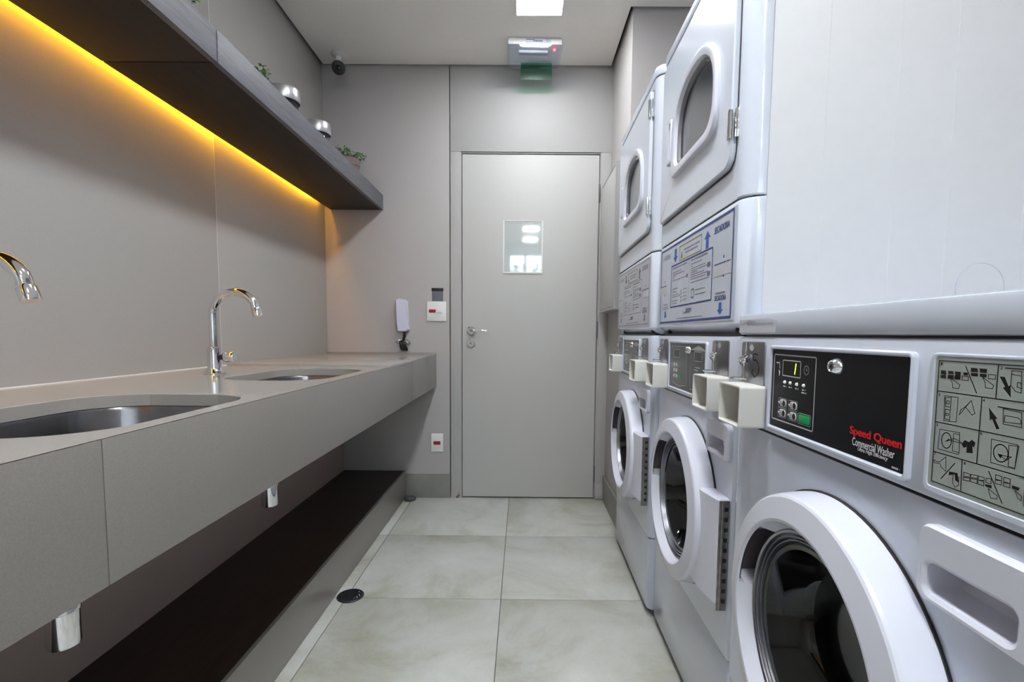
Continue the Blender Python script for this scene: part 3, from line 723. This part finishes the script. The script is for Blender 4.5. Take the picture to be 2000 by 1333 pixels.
PIC_LINES = [[(.519,1.003),(.606,1.003)],[(.585,1.002),(.585,.971)],[(.52,.971),(.609,.971)],[(.571,.97),(.571,.907)],[(.52,.938),(.612,.939)],[(.52,.906),(.614,.906)],[(.555,.906),(.556,.875)],[(.52,.874),(.617,.873)],[(.519,1.003),(.52,.874)],[(.551,.999),(.565,.974)],[(.547,.9),(.532,.88)],[(.584,.902),(.599,.877)],[(.592,1.0),(.606,1.0)],[(.588,.964),(.609,.963)]]
PIC_FILLS = [[(.522,.993),(.528,.993),(.529,.989),(.522,.989)],[(.522,.988),(.528,.989),(.529,.985),(.522,.985)],[(.531,.993),(.537,.993),(.538,.99),(.531,.99)],[(.531,.989),(.538,.989),(.538,.985),(.531,.985)],[(.539,.993),(.546,.993),(.546,.989),(.54,.989)],[(.539,.989),(.546,.989),(.546,.985),(.539,.985)],[(.549,.993),(.554,.993),(.554,.99),(.549,.99)],[(.557,.998),(.564,.998),(.565,.994),(.557,.994)],[(.557,.993),(.565,.993),(.565,.99),(.558,.99)],[(.566,.998),(.574,.998),(.574,.994),(.567,.994)],[(.567,.993),(.574,.993),(.574,.99),(.567,.99)],[(.587,.992),(.592,.992),(.596,.984),(.598,.985),(.599,.974),(.591,.982),(.593,.983)],[(.579,.962),(.588,.953),(.586,.952),(.591,.944),(.588,.943),(.583,.952),(.581,.95)],[(.553,.921),(.556,.926),(.561,.925),(.564,.928),(.568,.926),(.567,.921),(.565,.922),(.566,.915),(.559,.914),(.559,.92),(.556,.918)],[(.533,.919),(.538,.924),(.538,.921)],[(.591,.921),(.596,.921),(.594,.917)],[(.541,.89),(.551,.891),(.553,.882),(.549,.883),(.548,.889),(.541,.886)],[(.581,.889),(.588,.89),(.588,.887),(.582,.887)],[(.607,.896),(.614,.896),(.613,.893),(.607,.893)]]
PIC_LOOPS = [[(.548,.989),(.555,.989),(.555,.985),(.548,.985)],[(.576,.993),(.583,.993),(.583,.989),(.576,.989)],[(.534,.986),(.546,.98),(.545,.976),(.538,.976),(.537,.981)],[(.57,.99),(.582,.983),(.581,.98),(.574,.98),(.573,.985)],[(.598,.998),(.607,.998),(.608,.979),(.603,.98),(.598,.985)],[(.598,.995),(.607,.994)],[(.604,.988),(.607,.988),(.608,.983),(.604,.984)],[(.529,.967),(.545,.967),(.545,.942),(.53,.941)],[(.537,.967),(.537,.942)],[(.53,.965),(.537,.966),(.537,.956),(.531,.956)],[(.531,.953),(.537,.953),(.537,.943),(.531,.943)],[(.532,.962),(.535,.962),(.535,.959),(.532,.959)],[(.532,.949),(.535,.949),(.535,.947),(.532,.947)],[(.56,.966),(.565,.954),(.562,.952),(.554,.959)],[(.56,.966),(.554,.959),(.549,.955),(.548,.95)],[(.593,.963),(.61,.962),(.611,.949),(.594,.949)],[(.595,.957),(.607,.957),(.61,.955),(.61,.952),(.595,.951)],[(.526,.931),(.55,.932),(.551,.912),(.55,.91),(.525,.91)],[(.543,.93),(.55,.93),(.551,.912),(.543,.912)],[(.584,.933),(.603,.933),(.609,.933),(.609,.932),(.608,.911),(.585,.911)],[(.601,.931),(.61,.932),(.608,.912),(.602,.912)],[(.538,.922),(.544,.925),(.55,.924),(.554,.922)],[(.593,.92),(.6,.917),(.604,.921)],[(.521,.897),(.526,.896),(.529,.897),(.536,.904),(.537,.889),(.531,.892),(.529,.895),(.522,.894)],[(.546,.89),(.553,.887),(.553,.879),(.549,.876),(.546,.88)],[(.558,.894),(.565,.894),(.565,.891),(.558,.89)],[(.558,.889),(.565,.89),(.565,.887),(.558,.886)],[(.566,.894),(.573,.895),(.573,.892),(.566,.891)],[(.566,.89),(.573,.891),(.573,.887),(.566,.887)],[(.574,.895),(.58,.895),(.58,.892),(.574,.891)],[(.574,.891),(.58,.891),(.58,.887),(.574,.887)],[(.582,.895),(.587,.896),(.587,.891),(.582,.891)],[(.591,.901),(.597,.901),(.597,.897),(.591,.897)],[(.591,.896),(.597,.897),(.597,.893),(.591,.893)],[(.599,.901),(.605,.901),(.605,.897),(.599,.897)],[(.599,.896),(.605,.897),(.605,.893),(.599,.893)],[(.585,.886),(.594,.882),(.594,.879),(.588,.878),(.586,.882)],[(.61,.892),(.616,.889),(.616,.885),(.613,.886)]]
PIC_CIRCLES = [[(.535,.921),(.541,.922),(.535,.913)],[(.594,.922),(.601,.924),(.594,.914)]]
PIC_NUMS = [(.522,1.0),(.588,1.0),(.522,.967),(.573,.968),(.522,.935),(.573,.936),(.522,.904),(.558,.903)]
FIVE = [(.106,.992),(.09,.992),(.089,.981),(.1,.981),(.111,.972),(.112,.959),(.098,.949),(.087,.954),(.084,.958),(.089,.962)]
bm = B(); tube(bm, smooth_path([(x, -.0066, z) for x, z in FIVE], 5), .0016, 6)
for v in bm.verts: v.co.y = -.0066+(v.co.y+.0066)*.25
obj('handwritten_five', bm, 'marker', cp)
# lid
bm = B(); cab(bm, -.001, W+.001, -.006, DEP, 1.0295, 1.0705, .026, .005); ld = obj('lid', bm, 'white', nw)
bm = B(); box(bm, .03, W-.03, .004, DEP-.02, 1.026, 1.030); obj('seam', bm, 'black', nw)
bm = B(); slab(bm, [(.020, 1.034), (.168, 1.0335), (.172, 1.055), (.150, 1.0595), (.02, 1.0595)], -.0068, -.006); st = obj('clear_sticker', bm, 'tape', ld)
bm = B(); rnd = random.Random(5); x = .056
for k in range(26):
    hgt = (.010-.0003*k) if k < 9 else .0035; l = .003 if k < 9 else .0028
    poly(bm, [(x, 1.0485), (x+l*.6, 1.0485), (x+l*.6, 1.0485+hgt), (x, 1.0485+hgt)], -.0071); x += l+.0012
for a, b in (((.022, 1.0575), (.030, 1.049)), ((.030, 1.049), (.055, 1.0545)), ((.055, 1.0545), (.060, 1.0485))): line(bm, a, b, .0012, -.0071)
obj('print', bm, 'ink_grey', st)['kind'] = 'stuff'
# black control panel
def bezel(e, m, zz=(.862, 1.0115)):
    Po = rr(.1575, .4905, zz[0], zz[1], .008, 5); Pi = rr(.1645, .4845, .8695, 1.0050, .003, 5)
    bm = B(); frame(bm, Po, Pi, -.0105, -.0040, .0022); obj('panel_bezel', bm, 'white', e)
    bm = B(); slab(bm, inset(Pi, .0002), -.0066, -.0045); return obj('control_panel', bm, m, e)
YT = -.0070
P = bezel(nw, 'black_panel')
bm = B(); loop(bm, rr(.1725, .2985, .8830, .9955, .003, 3), .0021, YT)
loop(bm, rr(.2020, .2570, .9610, .9870, .002, 2), .0016, YT)
loop(bm, circ(.2735, .9745, .0068, 20), .0008, YT); line(bm, (.2735, .9745), (.2735, .9775), .001, YT); line(bm, (.2735, .9745), (.2765, .9745), .001, YT)
for a, z in ((.2065, .914), (.2395, .914), (.2065, .897), (.2395, .897)): loop(bm, rr(a-.0135, a+.0135, z-.0078, z+.0078, .002, 2), .0007, YT)
loop(bm, rr(.2565, .2915, .8885, .9055, .002, 2), .0009, YT); obj('panel_outline', bm, 'grey_text', P)
bm = B(); slab(bm, rr(.2030, .2560, .9620, .9860, .0015, 2), -.00690, -.0066); dp = obj('display', bm, 'display', P)
bm = B(); line(bm, (.2405, .9665), (.2420, .9740), .0026, -.0072); line(bm, (.2420, .9750), (.2432, .9820), .0026, -.0072); o = obj('digit_one', bm, 'digit', dp); o['label'] = 'lit yellow-green figure 1'
for a, z in ((.2065, .914), (.2395, .914), (.2065, .897), (.2395, .897)):
    bm = B(); slab(bm, rr(a-.0085, a+.0115, z-.0062, z+.0062, .005, 5), -.0082, -.0066, .0006); b_ = obj('button', bm, 'grey_text', P)
    bm = B(); Q = circ(a+.0065, z, .0046, 14); Q = [(p, z+(q-z)*1.15) for p, q in Q]; poly(bm, Q, -.00835)
    for q in (-.003, 0, .003): line(bm, (a-.006, z+q), (a-.0005, z+q), .0007, -.00835)
    obj('button_print', bm, 'black_panel', b_)
    bm = B(); sphere(bm, (a-.0115, -.0070, z), .0017, n=5); obj('indicator', bm, 'grey_text', P)
bm = B(); slab(bm, rr(.2600, .2885, .8905, .9035, .002, 3), -.0082, -.0066, .0006); o = obj('start_button', bm, 'green', P); o['label'] = 'green start button'
bm = B()
for i, x in enumerate((.2110, .2285, .2485, .2685)):
    sphere(bm, (x, -.0069, .950), .0030, n=6); bars(bm, x-.005, x+.005, .9430, YT, .0009)
bars(bm, .2625, .2765, .9385, YT, .0009); line(bm, (.190, .983), (.192, .972), .0012, YT); bars(bm, .180, .188, .9815, YT, .0008)
poly(bm, [(.1885, .9695), (.1925, .9685), (.1935, .9655), (.1915, .9580), (.1895, .9650)], YT)
obj('panel_mark', bm, 'white_text', P)
text('brand_lettering', 'Speed Queen', .3855, .4775, .8950, .9085, -.0072, 'red_text', P, bold=.004, fat=.0006)
text('panel_lettering', 'Commercial Washer', .3915, .4675, .8840, .8945, -.0072, 'white_text', P, fat=.00014)
text('panel_lettering', 'Ultra High Efficiency', .4030, .4575, .8775, .8838, -.0072, 'white_text', P, fat=.00012, shear=.25)
bm = B(); bars(bm, .4640, .4770, .8735, YT, .0010); obj('panel_mark', bm, 'grey_text', P)
def lock(e, x, z, r=.0145):
    bm = B(); lathe(bm, [(r, -.0062), (r*.97, -.0085), (r*.66, -.0160), (r*.60, -.0168), (r*.54, -.0160), (r*.50, -.0145), (0, -.0145)], (x, 0, z), 'y', 12, cap1=False); l = obj('lock', bm, 'chrome', e)
    bm = B(); lathe(bm, [(r*.40, -.0146), (r*.40, -.0160), (r*.30, -.0162), (0, -.0162)], (x, 0, z), 'y', 18); obj('key_plug', bm, 'brushed', l)
    bm = B(); lathe(bm, [(r*.22, -.0161), (r*.20, -.0165), (0, -.0165)], (x, 0, z), 'y', 12); obj('keyhole', bm, 'black', l)
lock(P, .3500, .9860, .0125)
# pictogram plate
Po = rr(.508, .662, .862, 1.0115, .009, 5); Pi = rr(.5145, .6555, .8690, 1.0075, .004, 5)
bm = B(); frame(bm, Po, Pi, -.0058, -.0040, .0012); obj('recess_rim', bm, 'white', nw)
bm = B(); slab(bm, inset(Pi, .0002), -.0050, -.0042); pg = obj('instruction_plate', bm, 'legend', nw)
Y1 = -.00535; bm = B()
for a, b in PIC_LINES: line(bm, a, (b[0]+(.651-b[0] if b[0] > .604 and abs(a[1]-b[1]) < .003 else 0), b[1]), .0011, Y1)
line(bm, (.651, 1.003), (.651, .874), .0011, Y1)
for q in PIC_FILLS: poly(bm, q, Y1)
for q in PIC_LOOPS: loop(bm, q, .00068, Y1) if len(q) > 2 else line(bm, q[0], q[1], .00068, Y1)
for (cx, cz), (rx, _), (_, bz) in PIC_CIRCLES: loop(bm, [(cx+(rx-cx)*cos(2*PI*i/20), cz+(cz-bz)*sin(2*PI*i/20)) for i in range(20)], .0010, Y1)
for i, z in enumerate((.987, .955, .922, .889)):   # rest of the picture grid beyond the frame
    loop(bm, rr(.618, .640, z-.009, z+.009, .003, 2), .0006, Y1)
pm = obj('pictogram', bm, 'black', pg); pm['kind'] = 'stuff'
for i, (x, z) in enumerate(PIC_NUMS): text('pictogram_number', str(i+1), x-.0008, x+.0012, z-.0015, z+.0015, Y1, 'black', pg, bold=.02)

# ---- the two stacks
def grey_controls(e):
    P = bezel(e, 'grey_panel'); bm = B(); bl = B()
    loop(bm, [(.180, .994), (.326, .9955), (.334, .886), (.262, .8765), (.188, .886)], .0014, YT)
    loop(bm, [(.366, .988), (.478, .988), (.478, .880), (.366, .880)], .0014, YT)
    loop(bm, rr(.204, .264, .961, .985, .002, 2), .0014, YT); loop(bm, rr(.394, .453, .959, .984, .002, 2), .0014, YT)
    poly(bm, [(.376, .990), (.476, .990), (.427, 1.0015)], YT)
    for a in (.198, .218, .198, .218): pass
    for i in range(3):
        for j in range(2): poly(bm, rr(.205+j*.024, .222+j*.024, .900+i*.017, .911+i*.017, .002, 2), YT)
    bars(bm, .395, .430, .935, YT, .0012); bars(bm, .405, .440, .942, YT, .0012)
    obj('panel_outline', bm, 'grey_text', P)
    for a, b, c, d in ((.205, .263, .962, .984), (.395, .452, .960, .983)):
        bm = B(); slab(bm, rr(a, b, c, d, .0015, 2), -.0069, -.0066); obj('display', bm, 'display', P)
    bm = B(); slab(bm, rr(.255, .275, .900, .909, .002, 3), -.0078, -.0066, .0005); obj('start_button', bm, 'green', P)
    lock(P, .350, .987, .0115); bl.free()
def poster(e, far=False):
    ib, ig = ('ink_blue', 'ink_grey')
    if far: ib = 'ink_grey'
    bm = B(); slab(bm, rr(.030, .650, 1.062, 1.306, .002, 2), -.0112, -.0104); P = obj('instruction_sheet', bm, 'poster_far' if far else 'poster', e)
    y = -.0116; bm = B(); wd = .0062 if not far else .0028
    loop(bm, [(.050, 1.0685), (.634, 1.0685), (.634, 1.3010), (.050, 1.3010)], wd, y)
    loop(bm, rr(.168, .515, 1.114, 1.2395, .004, 3), wd*.75, y); obj('blue_border', bm, 'ink_navy' if not far else 'ink_grey', P)
    def arrow(x, za, zb, w_):
        s = 1 if zb > za else -1; zn = zb-s*abs(zb-za)*.42
        b = B(); poly(b, [(x-w_*.45, za), (x+w_*.45, za), (x+w_*.45, zn), (x+w_, zn), (x, zb), (x-w_, zn), (x-w_*.45, zn)], y); obj('arrow', b, ib, P)
    arrow(.4755, 1.243, 1.287, .022); arrow(.2065, 1.288, 1.248, .022); arrow(.574, 1.104, 1.076, .019); arrow(.110, 1.104, 1.081, .017)
    bm = B(); loop(bm, [(.247, 1.2465), (.434, 1.2465), (.434, 1.2870), (.247, 1.2870)], .0030, y); obj('warning_border', bm, 'ink_yellow', P)
    bm = B(); poly(bm, [(.256, 1.252), (.278, 1.252), (.267, 1.272)], y); obj('warning_triangle', bm, 'ink_yellow', P)
    text('sheet_lettering', 'SECADORA', .522, .612, 1.268, 1.283, y, 'ink_navy' if not far else ig, P, shear=.2, fat=.0008)
    text('sheet_lettering', 'LAVADORA', .068, .150, 1.268, 1.283, y, ig, P, shear=.2)
    text('sheet_lettering', 'SECADORA', .539, .607, 1.109, 1.1205, y, 'ink_navy' if not far else ig, P, fat=.0006)
    text('sheet_lettering', 'LAVADORA', .078, .142, 1.109, 1.1205, y, ig, P)
    bm = B(); rnd = random.Random(7)
    bars(bm, .541, .600, 1.1262, y, .0020); bars(bm, .082, .135, 1.126, y, .0014)
    bars(bm, .288, .420, 1.272, y, .0018); bars(bm, .300, .405, 1.262, y, .0018)
    line(bm, (.341, 1.234), (.341, 1.122), .0012, y)
    bars(bm, .180, .320, 1.231, y, .0018); bars(bm, .356, .480, 1.2315, y, .0020)
    for z, l in ((1.218, .270), (1.211, .300), (1.206, .21), (1.200, .20), (1.194, .315), (1.168, .24), (1.159, .225), (1.150, .245), (1.144, .250), (1.132, .245), (1.124, .23)): bars(bm, .182, l, z, y, .0012)
    for z, l in ((1.221, .440), (1.215, .37), (1.209, .47), (1.203, .500), (1.198, .41), (1.192, .46), (1.186, .49), (1.180, .47), (1.171, .495)): bars(bm, .356, l, z, y, .0012)
    for z, l in ((1.148, .470), (1.136, .475)): bars(bm, .398, l, z, y, .0016)
    for z in (1.160, 1.150, 1.140, 1.130): bars(bm, .290, .325, z, y, .0009)
    for z in (1.158, 1.149, 1.139, 1.129): poly(bm, rr(.268, .276, z-.004, z+.002, .001, 1), y)
    poly(bm, rr(.255, .262, 1.142, 1.149, .003, 3), y); poly(bm, rr(.315, .332, 1.190, 1.200, .002, 2), y)
    poly(bm, rr(.480, .503, 1.196, 1.209, .004, 3), y); poly(bm, rr(.480, .503, 1.174, 1.186, .004, 3), y)
    loop(bm, rr(.365, .385, 1.130, 1.152, .004, 4), .0045, y)
    bars(bm, .305, .362, 1.092, y, .0016); line(bm, (.292, 1.097), (.302, 1.086), .0022, y)
    bars(bm, .320, .372, 1.0985, y, .0042); bars(bm, .232, .456, 1.0775, y, .0012)
    o = obj('small_print', bm, ig, P); o['kind'] = 'stuff'
    for a, b, z in ((.528, .632, 1.180), (.040, .120, 1.172)):
        bm = B(); slab(bm, rr(a, b, z-.014, z+.016, .002, 2), -.0118, -.0113); t_ = obj('clear_sticker', bm, 'tape', P)
        bm = B(); bars(bm, a+.004, b-.004, z+.014, -.0121, .0016); poly(bm, rr(a+.055, a+.061, z+.024, z+.031, .002, 2), -.0117); poly(bm, rr(a+.056, a+.062, z-.019, z-.013, .002, 2), -.0117); obj('print', bm, 'ink_navy', t_)['kind'] = 'stuff'

ARCH = []
def arch(d=0, dx=0, dz=0):
    # dryer window outline: flat bottom with rounded corners under a wide arch
    P = []
    x0, x1, zb, zs, zt = .205-d, .548+d, 1.500-d, 1.600, 1.742+d
    cx = (x0+x1)/2; a = (x1-x0)/2; b = zt-zs
    for i in range(25):
        t = PI*i/24; c_, s_ = cos(t), sin(t)
        P.append((cx+a*math.copysign(abs(c_)**.85, c_), zs+b*abs(s_)**.85))
    r = .028
    for i in range(8):
        t = PI+PI/2*i/7; P.append((x0+r+r*cos(t), zb+r+r*sin(t)))
    r = .055
    for i in range(8):
        t = 1.5*PI+PI/2*i/7; P.append((x1-r+r*cos(t), zb+r+r*sin(t)))
    return [(p+dx, q+dz) for p, q in P]
def stack(k, dy, lab, far=False):
    e = empty('stacked_laundry_unit', origin(k, dy), math.atan2(EX.y, EX.x), label=lab, cat='washer dryer stack', group='stacked washer and dryer units')
    washer_body(e); coin_unit(e, .034, .133); coin_unit(e, .522, .621); grey_controls(e)
    # dryer, lower front with chamfered lip
    yf = -.010; r = .040
    bm = B(); lo = []
    for z, d in ((1.0300, .034), (1.0500, .004), (1.0540, 0), (1.3120, 0), (1.3150, .0015), (1.3165, .006)):
        lo.append(Hz(wrap(d*.2, W-d*.2, yf+d, .0345, r), z))
    loft(bm, lo, cap0=True, cap1=True); obj('lower_front', bm, 'dryer_white_lit', e)
    for x in (.112, .640):
        bm = B(); sphere(bm, (x, yf+.016, 1.0405), .0070, n=6); obj('lip_screw', bm, 'black', e)
    bm = B(); box(bm, .03, W-.03, .010, DEP-.02, 1.025, 1.032); obj('seam', bm, 'black', e)
    bm = B(); box(bm, .012, W-.012, .012, DEP-.02, 1.310, 1.325); obj('seam', bm, 'black', e)
    poster(e, far)
    # upper body with porthole
    z0, z1 = 1.3195, 1.9030
    bm = B(); P = wrap(0, W, yf, .034, r)
    loft(bm, [Hz(P, z0+.003), Hz(P, z1)], closed=False)
    Q = wrap(.0015, W-.0015, yf+.0015, .034, r); loft(bm, [Hz(Q, z0), Hz(P, z0+.003)], closed=False)
    bm.faces.new([bm.verts.new((a, b, z0)) for a, b in Q])
    f = lambda a, b: (a, yf, b)
    h = plate(bm, (r, W-r, z0, z1), arch(-.012), f, 48); loft(bm, [F(h, yf), F(h, yf+.05)]); obj('upper_front', bm, 'dryer_white_lit', e)
    bm = B(); box(bm, .0015, W-.0015, .0355, DEP, 1.0350, z1, .0015); sd = obj('side_cabinet', bm, 'white_side', e)
    bm = B()
    for y in (.148, .290, .403, .556): box(bm, W-.0017, W-.0010, y-.0009, y+.0009, 1.04, z1-.002)
    obj('pressed_rib', bm, 'white_side', sd)['kind'] = 'stuff'
    bm = B(); lathe(bm, [(.0505, -.0025), (.0502, -.0008), (.0492, -.0008), (.0490, -.0025)], (W, .480, 1.132), 'x', 48); obj('knockout_ring', bm, 'white', sd)
    # top cap
    bm = B(); cab(bm, -.001, W+.001, yf-.003, DEP, 1.9065, 1.9400, r, .007); obj('top_cap', bm, 'dryer_white_lit', e)
    bm = B(); box(bm, .02, W-.02, .004, DEP-.02, 1.900, 1.909); obj('seam', bm, 'black', e)
    # door
    yd = yf-.0125
    Pd = [(.052, 1.394), (.592, 1.394), (.606, 1.397), (.620, 1.408), (.6265, 1.424), (.6265, 1.868), (.620, 1.873), (.058, 1.873), (.052, 1.867)]
    bm = B(); hole = arch(-.006)
    # annular door panel: outer shape to porthole
    c = (.3765, 1.62); A = sorted(set([round(2*PI*i/64, 5) for i in range(64)]+[round(math.atan2(p[1]-c[1], p[0]-c[0]) % (2*PI), 5) for p in Pd+hole]))
    o_ = [raycast(Pd, c, a) for a in A]; h_ = [raycast(hole, c, a) for a in A]
    oi = [raycast(inset(Pd, .003), c, a) for a in A]
    loft(bm, [F(o_, yf+.0002), F(o_, yd+.003), F(oi, yd), F(h_, yd), F(h_, yf+.0)])
    d_ = obj('door', bm, 'dryer_white_lit', e)
    bm = B(); o2 = [raycast(inset(Pd, -.0070), c, a) for a in A]
    loft(bm, [F(o2, yf-.0006), F(o_, yf-.0006)]); obj('door_gap', bm, 'black', d_)
    bm = B(); Po = arch(.008); Pi = arch(-.020, 0, .002)
    loft(bm, [F(Po, yd+.001), F(Po, yd-.006), F(inset(Po, .004), yd-.0115), F(inset(Po, .010), yd-.0125), F(inset(Pi, -.004), yd-.0095), F(Pi, yd-.004), F(inset(Pi, .001), yd+.010)])
    wf = obj('window_frame', bm, 'white_door', d_)
    bm = B(); Pg = inset(Pi, .001)
    loft(bm, [F(Pg, yd+.000), F(inset(Pg, .008), yd+.001), F(inset(Pg, .010), yd+.008)]); obj('window_seal', bm, 'gasket', wf)
    bm = B(); slab(bm, inset(Pg, .009), yd+.008, yd+.011); obj('window_glass', bm, 'dryer_glass', wf)
    bm = B(); n_ = 40; cx, cz = .3765, 1.62
    Pb = arch(-.010)
    loft(bm, [F(Pb, yf+.012), F([(cx+(p-cx)*1.06, cz+(q-cz)*1.06) for p, q in Pb], yf+.024)], cap1=True)
    obj('drum_back', bm, 'brushed', e)
    # grip and hinges
    bm = B(); Pg = [(.166, 1.543), (.196, 1.543), (.203, 1.553), (.203, 1.660), (.196, 1.672), (.178, 1.672), (.166, 1.660)]
    Pk = [(.180, 1.556), (.194, 1.556), (.197, 1.560), (.197, 1.655), (.193, 1.660), (.184, 1.660), (.180, 1.652)]
    loft(bm, [F(Pg, yd+.001), F(Pg, yd-.012), F(inset(Pg, .002), yd-.015), F(inset(Pk, -.001), yd-.015), F(Pk, yd-.012), F(Pk, yd-.001)]); obj('door_grip', bm, 'white_door', d_)
    bm = B(); slab(bm, inset(Pk, .0005), yd-.0012, yd+.0002); obj('grip_recess', bm, 'gasket', d_)
    for z in (1.480, 1.812):
        bm = B(); box(bm, .614, .622, yd-.004, yd, z-.030, z+.030, .0006); tube(bm, [(.6275, yd-.002, z-.030), (.6275, yd-.002, z+.030)], .0046, 10)
        box(bm, .6320, .6400, yd+.004, yf+.0005, z-.030, z+.030, .0006)
        obj('door_hinge', bm, 'chrome', d_)
    return e
stack(1, .012, 'nearer stacked washer and dryer with blue-bordered instruction sheet')
stack(0, -.005, 'farther stacked washer and dryer with faded instruction sheet', far=True)
